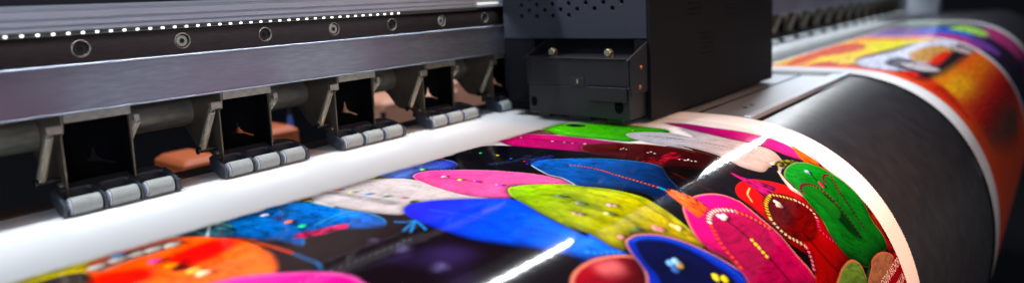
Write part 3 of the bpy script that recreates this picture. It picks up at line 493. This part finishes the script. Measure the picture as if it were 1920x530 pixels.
L2 = [["F",[240,205,40],[[1032.4,-84.4],[1158.6,-92.1],[1403.7,-97.7],[1470.8,-85.2],[1508.0,-35.7],[1514.9,23.1],[1557.5,57.4],[1341.2,54.8],[1251.0,15.2],[1155.4,4.5],[1045.6,25.5],[1029.1,-23.2]],None,None,None,0,0,0.27,9.8,1],
["F",[205,75,45],[[1025.4,-66.7],[1160.1,-84.2],[1361.3,-86.8],[1438.8,-63.5],[1350.9,-21.7],[1218.4,-25.6],[1144.7,-47.2],[1050.2,-43.9]],None,None,None,0,0,0.27,17.6,1],
["F",[205,60,40],[[1026.4,-33.3],[1095.7,-18.8],[1089.1,15.7],[1038.4,30.6]],None,None,None,0,0,0.27,15.0,1],
["F",[225,190,50],[[1127.2,-26.9],[1197.7,-8.9],[1080.2,21.2],[1053.3,-0.8]],None,None,None,0,0,0.27,12.4,1],
["F",[225,215,20],[[1409.4,-34.0],[1505.0,29.1],[1478.5,50.7],[1314.2,35.2],[1272.9,2.8]],None,None,None,0,0,0.27,12.4,1],
["F",[60,40,45],[[1060.8,20.3],[1143.2,7.2],[1225.8,12.4],[1315.9,22.8],[1425.3,33.1],[1532.7,51.8],[1616.2,77.6],[1636.5,104.3],[1595.4,119.1],[1431.0,118.9],[1235.5,118.7],[1073.2,112.9],[1035.7,105.1],[1042.9,83.3],[1032.2,62.0],[1029.1,36.0]],None,None,None,0,0,0.27,7.2,1],
["F",[205,205,225],[[1062.6,23.4],[1128.6,14.1],[1207.4,23.8],[1314.2,35.2],[1432.7,40.4],[1557.5,57.4],[1618.4,86.8],[1464.3,87.5],[1314.1,75.0],[1191.2,71.5],[1257.7,99.3],[1113.6,91.7],[1042.0,66.8],[1029.7,45.9]],None,None,None,0,0,0.27,9.8,1],
["F",[196,146,80],[[1266.3,55.1],[1341.2,54.8],[1462.4,70.3],[1458.0,92.8],[1326.0,97.6],[1211.4,90.7],[1191.2,71.5]],None,None,None,0,0,0.27,9.8,1],
["F",[225,40,20],[[1211.4,90.7],[1377.7,86.3],[1407.2,99.4],[1259.1,107.1],[1193.4,101.1]],None,None,None,0,0,0.27,9.8,1],
["F",[30,26,32],[[1170.8,104.6],[1297.9,101.6],[1436.2,100.0],[1595.4,119.1],[1402.8,122.5],[1213.9,121.9],[1069.7,113.5],[1057.3,101.3]],None,None,None,0,0,0.27,7.2,1],
["F",[50,45,52],[[1117.5,48.7],[1193.5,52.6],[1178.2,81.0],[1213.5,105.8],[1184.2,114.2],[1120.4,105.1],[1084.1,82.7],[1076.4,63.5]],None,None,None,0,0,0.27,7.2,1],
["F",[205,190,195],[[1124.4,68.6],[1170.4,82.3],[1191.8,105.2],[1180.0,110.9],[1125.9,100.5],[1106.9,82.2]],None,None,None,0,0,0.27,7.2,1],
["F",[190,165,165],[[1495.4,88.0],[1530.4,102.1],[1534.0,118.5],[1483.1,117.3],[1453.1,97.9]],None,None,None,0,0,0.27,7.2,1],
["F",[220,30,15],[[1057.6,80.6],[1086.3,96.4],[1057.3,101.3],[1036.6,91.2]],None,None,None,0,0,0.27,7.2,1],
["F",[245,160,20],[[1094.3,124.3],[1193.5,124.9],[1448.6,126.3],[1616.6,127.2],[1648.4,152.4],[1524.6,166.4],[1276.5,169.2],[1093.8,157.3]],[235,110,15],[[1218.0,129.6],[1314.0,175.3]],None,0,0,0.27,28.0,1],
["F",[200,25,15],[[1259.6,171.7],[1549.4,169.9],[1663.7,185.3],[1648.3,224.8],[1392.0,259.9],[1163.0,238.1],[1090.5,212.1],[1083.2,178.1]],None,None,None,0,0,0.27,38.4,1],
["F",[205,40,15],[[1039.2,104.5],[1091.9,117.2],[1023.8,121.2],[1030.4,159.1],[1046.0,195.6],[1055.8,172.9],[1088.0,129.2]],None,None,None,0,0,0.27,17.6,1],
["F",[110,60,45],[[1337.0,213.7],[1490.7,238.4],[1347.1,273.9],[1080.1,221.5]],None,None,None,0,0,0.27,38.4,1]]
sh = tag(empty('printed_sheet', (.3, .35, 0)), 'near glossy white sheet printed with rows of colourful leather slippers, curving down over the apron', 'printed sheet')
def here(o, root): o.parent = root; o.location = -root.location; return o
here(grid_mesh('media', np.concatenate([np.linspace(-.35, .595, 90), np.linspace(.597, .602, 4)]), np.concatenate([np.linspace(-.232, -.218, 8), np.linspace(-.215, .385, 240)]), 0, M['paper'], fold=True), sh)
xs = np.arange(-.02, .5655, .0005); ts = np.arange(-.1040, .300, .0005)
cv = Canvas(xs, ts, (232, 232, 232)); cv.run(L1)
# ink is laid down pass by pass: the newest passes at the print line are still pale
X_, T_ = np.meshgrid(cv.xs, cv.ts)
fade = np.clip((T_+102.5+2.5*vnoise(X_*.12, T_*.3, 5)-1.2)/5.5, 0, 1)[..., None]**1.5
lum = cv.im.mean(-1, keepdims=True)
cv.im = np.clip(lum+(cv.im-lum)*1.06, .003, 1)**1.25*.88
cv.im = np.array(lin((232, 232, 232)), np.float32)*(1-fade)+cv.im*fade
fine = fbm(X_/.9, T_/2.2, 90)[..., None]
band = (vnoise(T_*.55, X_*0, 31)-.5)[..., None]
cv.im = np.clip(cv.im*(1+.16*fine+.05*band), 0, .88)
here(grid_mesh('printed_picture', xs, ts, .00015, M['ink'], colors=cv.im), sh)
# lettering, laid along the sheet
def lettering(body, x0, tb, height, width):
    cu = bpy.data.curves.new('t', 'FONT'); cu.body = body; cu.size = 1; cu.extrude = 0; cu.resolution_u = 3
    o = bpy.data.objects.new('t', cu); COL.objects.link(o); bpy.context.view_layer.update()
    me = bpy.data.meshes.new_from_object(o.evaluated_get(bpy.context.evaluated_depsgraph_get())); bpy.data.objects.remove(o)
    co = np.array([v.co[:] for v in me.vertices]); co[:, 0] -= co[:, 0].min()
    x = x0+co[:, 0]/co[:, 0].max()*width; t = tb-co[:, 1]*height/.73
    y, z = surf(x, t, .0004)
    for v, a, b_, c in zip(me.vertices, x, y, z): v.co = (a, b_, c)
    me.materials.clear(); me.materials.append(M['letters'])
    o = bpy.data.objects.new('caption', me); COL.objects.link(o); return here(o, sh)
lettering('СЕРИЯ ANCHOR', .5075, .2070, .0062, .0555)
lettering('.COM.UA', .5270, .2185, .0062, .0350)

# ------------------------------------------------------------------ printed sheet beyond the carriage
sh2 = tag(empty('printed_sheet', (1.4, .35, 0)), 'blurred far white sheet printed with an orange car picture beyond the carriage', 'printed sheet')
here(grid_mesh('media', np.concatenate([[.953, .956, .96], np.linspace(.97, 2.19, 70)]), np.concatenate([np.linspace(-.232, -.218, 8), np.linspace(-.215, .42, 180)]), 0, M['paper'], fold=True), sh2)
xs = np.arange(1.006, 1.575, .0015); ts = np.arange(-.084, .40, .0015)
cv = Canvas(xs, ts, (222, 70, 22)); cv.run(L2)
here(grid_mesh('printed_picture', xs, ts, .00015, M['ink_far'], colors=cv.im), sh2)
xs = np.arange(1.605, 2.13, .003); ts = np.arange(-.084, .40, .003)
cv = Canvas(xs, ts, (70, 45, 90))
cv.run([['F', c, p, None, None, None, 0, 0, .25, 8, 1] for c, p in (
    ((100, 130, 95), [(1950,-84),(2110,-84),(2110,30),(2000,20)]), ((120, 90, 150), [(1620,-84),(1800,-84),(1900,0),(1760,40),(1620,10)]),
    ((40, 85, 190), [(1650,10),(1850,-10),(1900,70),(1700,90)]), ((175, 50, 120), [(1605,0),(1680,10),(1720,110),(1640,130),(1605,100)]),
    ((150, 200, 80), [(1850,40),(2000,50),(1960,110),(1840,100)]), ((170, 50, 110), [(1900,120),(2100,90),(2120,190),(1900,190)]),
    ((40, 25, 50), [(1620,140),(1850,120),(1900,260),(1640,300)]), ((110, 60, 150), [(1660,100),(1760,90),(1760,150),(1680,150)]), ((160, 40, 60), [(1850,230),(2100,220),(2100,330),(1860,330)]))])
here(grid_mesh('printed_picture', xs, ts, .00015, M['ink_far'], colors=cv.im), sh2)

# ------------------------------------------------------------------ gantry beam with its linear rail
XE = 2.72
beam = tag(empty('gantry_beam', (0, .46, .06)), 'long brushed metal gantry beam with grooved cover above the rollers', 'beam')
def hb(mb, name, m, bevel=0, root=beam, **k):
    o = mb.build(name, m, None, bevel, **k); return here(o, root)
hb(MB().box(-.3, XE, .4515, .54, .0607, .0868), 'face_panel', M['panel'], .0005)
hb(MB().box(-.3, XE, .4506, .4535, .0869, .0881), 'top_edge', M['bright'], .0003)
hb(MB().box(-.3, XE, .4509, .4530, .0596, .0606), 'lower_edge', M['bright'], .0003)
hb(MB().box(-.3, XE, .4575, .54, .0885, .1075), 'rail_seat', M['black'])
g = [(.60,.1070),(.4520,.1070),(.4505,.1080),(.4505,.1100),(.4520,.1103),(.4520,.1110),(.4500,.1113),(.4500,.1138),(.4515,.1141),(.4515,.1150),(.4498,.1153),(.4498,.1190),(.4512,.1193),(.4512,.1206),(.4500,.1210),(.4520,.1226),(.60,.1226)]
hb(MB().prism(g, -.3, XE, 'x'), 'cover', M['cover'], .0002)
hb(MB().box(-.3, XE, .4560, .60, .1228, .34), 'top_housing', M['wall'], .001)
rail = tag(empty('linear_rail', (.3, .4536, .0885)), 'dark polished linear rail with countersunk screw holes along the beam', 'rail')
rb = MB().box(-.3, 1.0, .4536, .4573, .0885, .1048).build('rail_bar', M['rail'], None, .0003)
c = MB()
SX = [.1524+.0601*k for k in range(-2, 8)]
for x in SX: c.cyl((x, .4500, .0968), (x, .4560, .0968), .00475, n=36)
cut(rb, c); here(rb, rail)
for k, x in enumerate(SX):
    ring = MB()
    n = 40
    A = [[ring.bm.verts.new((x+r*math.cos(2*PI*i/n), y, .0968+r*math.sin(2*PI*i/n))) for i in range(n)] for r, y in ((.0052,.4535),(.00475,.4534),(.0046,.4545))]
    for a, b2 in zip(A, A[1:]):
        for i in range(n): ring.bm.faces.new((a[i], a[(i+1) % n], b2[(i+1) % n], b2[i]))
    o = ring.build('hole_rim', M['rim_dark']); here(o, rail)
    s_ = MB().cyl((x, .4561, .0968), (x, .4546 if k in (3, 5, 7) else .4556, .0968), .0038, n=28)
    o = s_.build('rail_screw', M['rim_dark'] if k in (3, 5, 7) else M['rail'], None, .0004); here(o, rail)
    so = MB().cyl((x, .4552, .0968), (x, (.4546 if k in (3, 5, 7) else .4556)-.0001, .0968), .0018, n=6)
    here(so.build('socket', M['hollow'], smooth=False), rail); so_ = None

# LED strip
strip = tag(empty('led_strip', (.25, .452, .106)), 'strip of small bright white LEDs running under the grooved cover', 'light strip')
hb(MB().box(-.05, .5, .4505, .4530, .1052, .1058), 'strip_tape', M['tape'], root=strip)
hb(MB().box(-.05, .5, .4500, .4520, .1066, .1069), 'strip_tape', M['tape'], root=strip)
xa, xb = .1151, .3975
n = 37
ledm = None
for k in range(-2, n+1):
    x = xa+(xb-xa)*k/n
    if ledm is None:
        o = MB().box(-.0007, .0007, -.0007, .0007, -.0006, .0006).build('led', M['led'], None, .0003); ledm = o.data
    else:
        o = bpy.data.objects.new('led', ledm); COL.objects.link(o)
    o.parent = strip; o.location = Vector((x, .4500, .1062))-strip.location
o = MB().box(.4985, .5285, .4480, .4500, .1102, .1112).build('bright_streak', M['bar'], None, .0003)  # bright streak on the cover, built as an emissive bar
tag(o, 'short glowing white streak on the cover just left of the carriage', 'light bar')

# ------------------------------------------------------------------ steel shaft under the beam
sf = tag(empty('steel_shaft', (0, .5095, .0435)), 'long round steel shaft running behind the pinch roller brackets', 'shaft')
o = MB().cyl((-.3, .5095, .0435), (XE, .5095, .0435), .0115, n=40).build('rod', M['shaft']); here(o, sf)
o = MB().cyl((.2985, .5095, .0435), (.3040, .5095, .0435), .0124, n=40).build('collar', M['bright'], None, .0004); here(o, sf)
o = MB().box(.2995, .3030, .4980, .5075, .0535, .0606).build('collar_lug', M['bright'], None, .0004); here(o, sf)
o = MB().cyl((.289, .500, .050), (.289, .500, .0606), .0026, n=16).build('hanger_bolt', M['steel']); here(o, sf)

# ------------------------------------------------------------------ pinch roller assemblies
def helix(p0, p1, r, turns, n=12):
    p0, p1 = Vector(p0), Vector(p1); d = (p1-p0); u = d.orthogonal().normalized(); w = d.normalized().cross(u)
    N_ = turns*n
    return [p0+d*(i/N_)+(u*math.cos(2*PI*i/n)+w*math.sin(2*PI*i/n))*r for i in range(N_+1)]
def pinch():
    """origin: bed level under the left end of the first roller"""
    r = empty('pinch_roller_assembly')
    Y0 = .4500
    # moulded frame with three arched openings
    def arch(a, b_, y0, y1, n=8):
        rr = .0045; out = [(b_, y0)]
        for i in range(n+1):
            q = i/n*PI/2; out.append((b_-rr+rr*math.cos(q), y1-rr*.8+rr*.8*math.sin(q)))
        for i in range(n+1):
            q = PI/2+i/n*PI/2; out.append((a+rr+rr*math.cos(q), y1-rr*.8+rr*.8*math.sin(q)))
        out.append((a, y0)); return out
    RX = [(.0000, .0174), (.0214, .0387), (.0427, .0602)]
    yf, yb = .4490, .4700
    pts = [(-.0032, yf+.002), (-.0032, yf)]
    for a, b_ in RX: pts += arch(a-.0008, b_+.0008, yf, .4630)[::-1]
    pts += [(.0642, yf), (.0642, yf+.002), (.0640, .4600), (.0600, yb-.002), (.0540, yb), (.0120, yb), (.0030, yb-.001), (-.0032, .4630)]
    fb = MB(); bm = fb.bm
    bot = [bm.verts.new((x, y, .0072+(y-.448)*.30)) for x, y in pts]
    top = [bm.verts.new((x, y, .0094+(y-.448)*.30)) for x, y in pts]
    n_ = len(pts)
    for i in range(n_): bm.faces.new((bot[i], bot[(i+1) % n_], top[(i+1) % n_], top[i]))
    bm.faces.new(top); bm.faces.new(bot[::-1])
    for x0, x1 in ((-.0034, -.0012), (.0183, .0203), (.0395, .0415), (.0612, .0644)):
        fb.prism([(.4456,.0035),(.4464,.0008),(.4530,.0006),(.4660,.0060),(.4670,.0140),(.4600,.0124),(.4500,.0096),(.4460,.0085)], x0, x1, 'x')
    fb.prism([(.4640,.0030),(.4670,.0030),(.4690,.0145),(.4650,.0135)], -.0010, .0618, 'x')
    frame = fb.build('roller_frame', M['frame'], r, .0004)
    o = MB().cyl((-.0022, Y0, .0056), (.0622, Y0, .0056), .0011, n=14).build('axle', M['steel'], frame)
    for a, b_ in RX:
        w = MB().cyl((a+.0012, Y0, .0056), (b_-.0003, Y0, .0056), .0053, n=40).build('roller', M['rubber'], frame, .0004)
        w = MB().cyl((a+.0002, Y0, .0056), (a+.0011, Y0, .0056), .0046, n=32).cyl((a-.0006, Y0, .0056), (a+.0002, Y0, .0056), .0022, n=20).build('roller_rim', M['rim'], frame, .0002)
    # folded sheet-metal side plates
    side = [(.4612,.0125),(.4612,.0464),(.4580,.0475),(.4560,.0530),(.4560,.0594),(.5260,.0594),(.5265,.0450),(.5200,.0330),(.5105,.0275),(.5074,.0243),(.5010,.0185),(.4958,.0158),(.4880,.0150),(.4805,.0150),(.4770,.0130),(.4742,.0100),(.4690,.0088),(.4625,.0090)]
    for x, nm in ((.0042, 'side_plate'), (.0428, 'side_plate')):
        MB().prism(side if x < .02 else [(.4610,.0130),(.4596,.0594),(.5180,.0594),(.5190,.0450),(.5000,.0330),(.4800,.0200),(.4720,.0110)], x, x+.0011, 'x').build(nm, M['bracket'], r, .0002)
    MB().box(.0054, .0427, .4556, .4566, .0540, .0594).build('top_tab', M['steel'], r, .0003)
    # black inner plate, with its odd shaped opening
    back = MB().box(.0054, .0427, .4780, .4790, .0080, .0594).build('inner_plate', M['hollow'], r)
    cutter = MB().prism([(.0215,.0254),(.0240,.0272),(.0252,.0305),(.0256,.0335),(.0272,.0335),(.0276,.0305),(.0286,.0272),(.0313,.0246),(.0355,.0228),(.0391,.0212),(.0385,.0203),(.0340,.0220),(.0312,.0236)], .475, .482, 'y')
    cut(back, cutter)
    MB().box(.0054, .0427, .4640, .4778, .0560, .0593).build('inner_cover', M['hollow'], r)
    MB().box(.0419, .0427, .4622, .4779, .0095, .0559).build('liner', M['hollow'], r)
    MB().box(.0075, .0400, .4700, .4740, .0105, .0140).build('hinge_bar', M['black'], r, .0004)
    # hooks, springs, pin
    MB().box(-.0042, .0040, .4540, .4580, .0485, .0535).build('spring_hook', M['steel'], r, .0008)
    MB().box(.0440, .0475, .4550, .4590, .0490, .0535).build('spring_hook', M['steel'], r, .0008)
    MB().tube(helix((-.0030,.4560,.0482), (-.0060,.4690,.0210), .0021, 17), .00062, 7).tube([(-.0060,.4690,.0210),(-.0062,.4700,.0185)], .0008).build('spring', M['spring'], r)
    MB().tube(helix((.0462,.4575,.0490), (.0462,.4760,.0330), .0019, 13), .00058, 7).build('spring', M['spring'], r)
    MB().cyl((-.0090,.4700,.0190), (.0042,.4700,.0190), .0017, n=16).cyl((-.0096,.4700,.0190), (-.0086,.4700,.0190), .0024, n=16).build('spring_pin', M['black'], r)
    MB().cyl((.0020,.4672,.0152), (.0042,.4672,.0152), .0019, n=18).build('pivot_bolt', M['steel'], r, .0003)
    MB().box(.0040, .0043, .4555, .4580, .0480, .0600).build('tab_corner', M['steel'], r)
    return r
def dup(o, parent=None):
    c_ = o.copy(); COL.objects.link(c_); c_.parent = parent
    for ch in list(o.children): dup(ch, c_)
    return c_
ORD = ['', 'second', 'third', 'fourth', 'fifth']
near = ['leftmost pinch roller assembly, nearest the camera, three grey rollers on the white sheet',
        'second pinch roller assembly from the left, just left of the silver shaft collar',
        'third pinch roller assembly from the left, just right of the silver shaft collar',
        'fourth pinch roller assembly from the left, small, before the black carriage',
        'fifth pinch roller assembly, partly hidden behind the black carriage']
first = pinch()
copies = []
FAR = list(range(12, 26))
for k in list(range(0, 5))+FAR:
    o = first if k == 0 else dup(first)
    copies.append((k, o))
words = 'first second third fourth fifth sixth seventh eighth ninth tenth eleventh twelfth thirteenth fourteenth'.split()
for k, o in copies:
    o.location = (.1338+.0978*k, 0, 0)
    if k < 5: tag(o, near[k], 'pinch roller', 'pinch roller assemblies under the beam')
    else: tag(o, 'blurred pinch roller assembly, %s one to the right of the carriage in the far row' % words[k-12], 'pinch roller', 'pinch roller assemblies under the beam')

# ------------------------------------------------------------------ print carriage
XC = .535
car = tag(empty('print_carriage', (XC, .36, .004)), 'big black print head carriage box with rows of round vent holes standing over the sheet', 'carriage')
def hc(mb, name, m, bevel=0, **k): return hb(mb, name, m, bevel, root=car, **k)
side_ = MB().box(XC, XC+.002, .2870, .4480, .0745, .188).build('end_panel', M['housing'], None, .0004)
c = MB()
dy = .01887
for r_ in range(0, 20):
    z = .0962+.00555*r_
    if z > .180: break
    odd = r_ % 2
    for i in range(6 if odd else 7):
        y = .4243-dy*i-(dy/2 if odd else 0)
        if r_ == 0 and i in (4, 5, 6): continue
        c.cyl((XC-.001, y, z), (XC+.0022, y, z), .0021, n=20)
cut(side_, c); here(side_, car)
hc(MB().box(XC+.0021, XC+.004, .2870, .4480, .0760, .186), 'vent_backing', M['hollow'])
for y in (.3489, .3300, .3112):
    pass
fr = MB().box(XC-.0002, .844, .2835, .2868, .0035, .188).build('front_panel', M['front'], None, .0006)
c = MB()
for (cx, cz) in ((.612, .104), (.64, .064), (.70, .10)):
    for i in range(5):
        for j in range(5): c.cyl((cx+i*.0065+(j % 2)*.003, .2830, cz-.012+j*.005), (cx+i*.0065+(j % 2)*.003, .2850, cz-.012+j*.005), .0011, n=10)
cut(fr, c); here(fr, car)
hc(MB().box(XC+.004, .844, .2868, .4480, .0745, .188), 'inner_body', M['hollow'])
hc(MB().box(XC-.0002, .846, .2835, .450, .1881, .1905), 'lid', M['housing'], .0005)
hc(MB().box(XC+.012, .838, .2872, .4300, .0150, .0744), 'lower_body', M['front'], .0005)
hc(MB().box(.8441, .846, .2835, .4480, .0035, .188), 'far_panel', M['front'], .0004)
hc(MB().box(XC+.001, XC+.0118, .4100, .4470, .0100, .0744), 'mounting_post', M['front'], .0005)
# print head block in front of the end panel
hc(MB().box(.5060, XC+.010, .2890, .3960, .0352, .0590), 'head_cover', M['block'], .0008)
hc(MB().box(.5064, XC+.011, .2885, .3965, .0070, .0348), 'head_block', M['block'], .0008)
hc(MB().box(.5052, .5070, .3330, .3480, .0340, .0420), 'latch', M['block'], .0005)
hc(MB().box(.5046, .5053, .3395, .3412, .0368, .0405), 'latch_spring', M['brass'], .0001)
hc(MB().box(.5040, .5062, .2905, .3300, .0225, .0350), 'head_step', M['block'], .0004)
hc(MB().prism([(.500,.0588),(.5352,.0720),(.5352,.0290),(.506,.0290),(.506,.0588)], .2862, .2882, 'y'), 'gusset', M['block'], .0003)
hc(MB().prism([(.500,.0588),(.5352,.0720),(.5352,.0350),(.506,.0350),(.506,.0588)], .3962, .3978, 'y'), 'gusset', M['block'], .0003)
hc(MB().box(.5035, XC+.010, .2884, .3960, .0591, .0598), 'head_top_plate', M['block'], .0002)
for y in (.3715, .3120):
    s_ = hc(MB().cyl((.5150, y, .0640), (.5100, y, .0640), .0034, n=20), 'brass_screw', M['brass'], .0006)
    hc(MB().cyl((.5180, y, .0640), (.5150, y, .0640), .0016, n=14).cyl((.516, y, .0598), (.516, y, .0628), .0022, .0030, n=16), 'screw_stem', M['brass'])
for x, z in ((.5215, .0512), (.5190, .0345)):
    hc(MB().cyl((x, .2870, z), (x, .2850, z), .0021, n=18).cyl((x, .2852, z), (x, .2845, z), .0010, n=6), 'copper_screw', M['copper'], .0004)
hc(MB().box(.5360, .5450, .2868, .3000, .0060, .0740), 'corner_strip', M['front'], .0005)
for y, r_ in ((.2992, .0042), (.3905, .0032)):
    hc(MB().cyl((.5062, y, .0165), (.5068, y, .0165), r_, n=24).cyl((.5062, y, .0195), (.5068, y, .0195), r_, n=24).box(.50605, .50678, y-r_, y+r_, .0165, .0195), 'slot', M['hollow'])
for y0, y1, z0, x0 in ((.3780, .3900, .0030, .512), (.3320, .3560, .0022, .512), (.2990, .3150, .0022, .512)):
    hc(MB().box(x0, .560, y0, y1, z0, .0069), 'head_foot', M['block'], .0004)
hc(MB().box(.520, .835, .2900, .4300, .0060, .0148), 'nozzle_plate', M['hollow'], .0004)
# slider that carries the box on the rail
hc(MB().box(.548, .70, .4300, .4520, .086, .106), 'slider', M['black'], .0006)
hc(MB().box(.5385, .548, .4350, .4530, .020, .0760), 'cable_post', M['front'], .0008)

# ------------------------------------------------------------------ at the end of the printer
o = MB().box(2.72, 2.80, .36, .60, -.02, .34).build('end_post', M['cover'], None, .002)
tag(o, 'pale upright post at the far end of the beam, strongly blurred', 'post')

# ------------------------------------------------------------------ things seen through the gap behind the bed
def carton(name, label, cat, m, x0, x1, y0, y1, z0, z1):
    r_ = tag(empty(name, ((x0+x1)/2, (y0+y1)/2, z0)), label, cat)
    o = MB().box(x0, x1, y0, y1, z0, z1-.004).build('body', m, None, .004); here(o, r_)
    o = MB().box(x0, x1, y0, y1, z1-.022, z1).build('lid', m, None, .0105, seg=5); here(o, r_)
carton('storage_box', 'blurred orange box low behind the printer, seen between the first two pinch rollers', 'box', M['orange'], .352, .400, .78, .86, -.30, -.053)
carton('storage_box', 'blurred orange box behind the printer, seen between the second and third pinch rollers', 'box', M['orange'], .462, .505, .78, .86, -.30, -.036)
carton('storage_box', 'blurred pinkish tan box behind the printer, seen between the third and fourth pinch rollers', 'box', M['tan'], .665, .83, .80, .90, -.30, -.030)
carton('storage_box', 'blurred tan box behind the printer, seen just left of the carriage', 'box', M['tan'], .86, 1.06, .84, .95, -.30, -.022)
def bottle(label, m, x, y, z0, z1, r):
    r_ = tag(empty('bottle', (x, y, z0)), label, 'bottle')
    here(MB().cyl((x, y, z0), (x, y, z1-.05), r, n=28).cyl((x, y, z1-.05), (x, y, z1-.025), r, r*.4, n=28).build('body', m), r_)
    here(MB().cyl((x, y, z1-.025), (x, y, z1), r*.42, n=20).build('cap', M['black']), r_)
bottle('blurred green ink bottle behind the bed next to the pinkish tan box', M['green'], .655, .79, -.3, -.044, .010)
bottle('blurred blue ink bottle behind the bed beside the shaft collar', M['blue'], .505, .80, -.3, .0, .006)

# ------------------------------------------------------------------ light
def area(name, loc, target, sx, sy, power, col):
    l = bpy.data.lights.new(name, 'AREA'); l.shape = 'RECTANGLE'; l.size = sx; l.size_y = sy; l.energy = power; l.color = col
    o = bpy.data.objects.new(name, l); COL.objects.link(o); o.location = loc
    d = (Vector(target)-Vector(loc)).normalized()
    zax = -d; xax = Vector((1, 0, 0)); xax = (xax-zax*xax.dot(zax)).normalized(); yax = zax.cross(xax)
    o.matrix_world = Matrix.Translation(loc) @ Matrix((xax, yax, zax)).transposed().to_4x4()
    return o
area('tube_lamp', (1.2, .191+.44, .893), (1.2, .191, -.007), 3.6, .016, 58, (.90, .95, 1))
area('warm_lamp', (.74, -.50, .60), (.56, .12, -.08), .4, .3, 1.35, (1, .50, .27)).data.spread = math.radians(46)
area('sheen_fill', (1.35, -1.35, .0), (.3, .45, .06), 1.3, .55, 2.6, (.86, .92, 1))  # added fill, placed so the beam panel shows a sheen
area('room_lamp', (-.55, .34, 1.6), (.3, .38, 0), 1.3, .6, 16, (.82, .91, 1))
area('low_fill', (-.9, -.9, .42), (.3, .5, .05), .9, .6, 9, (.84, .91, 1))  # added fill from low in front, brightens shaft, brackets and beam
area('back_lamp', (.9, 1.5, 1.2), (.6, .9, -.1), .8, .6, .9, (1, .80, .62))
for x0, x1, pw in ((-.34, .53, .46), (.95, 2.7, 1.5)):  # near run carries the LED strip's light; far run is added fill
    area('led_fill', ((x0+x1)/2, .4492, .1052), ((x0+x1)/2, .4491, 0), x1-x0, .003, pw, (.86, .93, 1)).data.spread = math.radians(112)
w = bpy.data.worlds.new('World'); S.world = w; w.use_nodes = True
w.node_tree.nodes['Background'].inputs[0].default_value = (.55, .62, .80, 1); w.node_tree.nodes['Background'].inputs[1].default_value = .11

# ------------------------------------------------------------------ camera
cam = bpy.data.cameras.new('camera'); co = bpy.data.objects.new('camera', cam); COL.objects.link(co)
R_ = Matrix([[0.630671, 0.129704, -0.765135], [-0.774744, 0.048036, -0.630448], [-0.045018, 0.990389, 0.130782]])
co.matrix_world = Matrix.Translation((0, 0, .115)) @ R_.to_4x4()
cam.sensor_width = 36; cam.sensor_fit = 'HORIZONTAL'; cam.lens = 36*1286/1920; cam.shift_y = -(265-166)/1920
cam.clip_start = .01; cam.clip_end = 100
cam.dof.use_dof = True; cam.dof.focus_distance = .50; cam.dof.aperture_fstop = 3.6
S.camera = co
S.view_settings.view_transform = 'Standard'; S.view_settings.look = 'None'; S.view_settings.exposure = 0; S.view_settings.gamma = 1
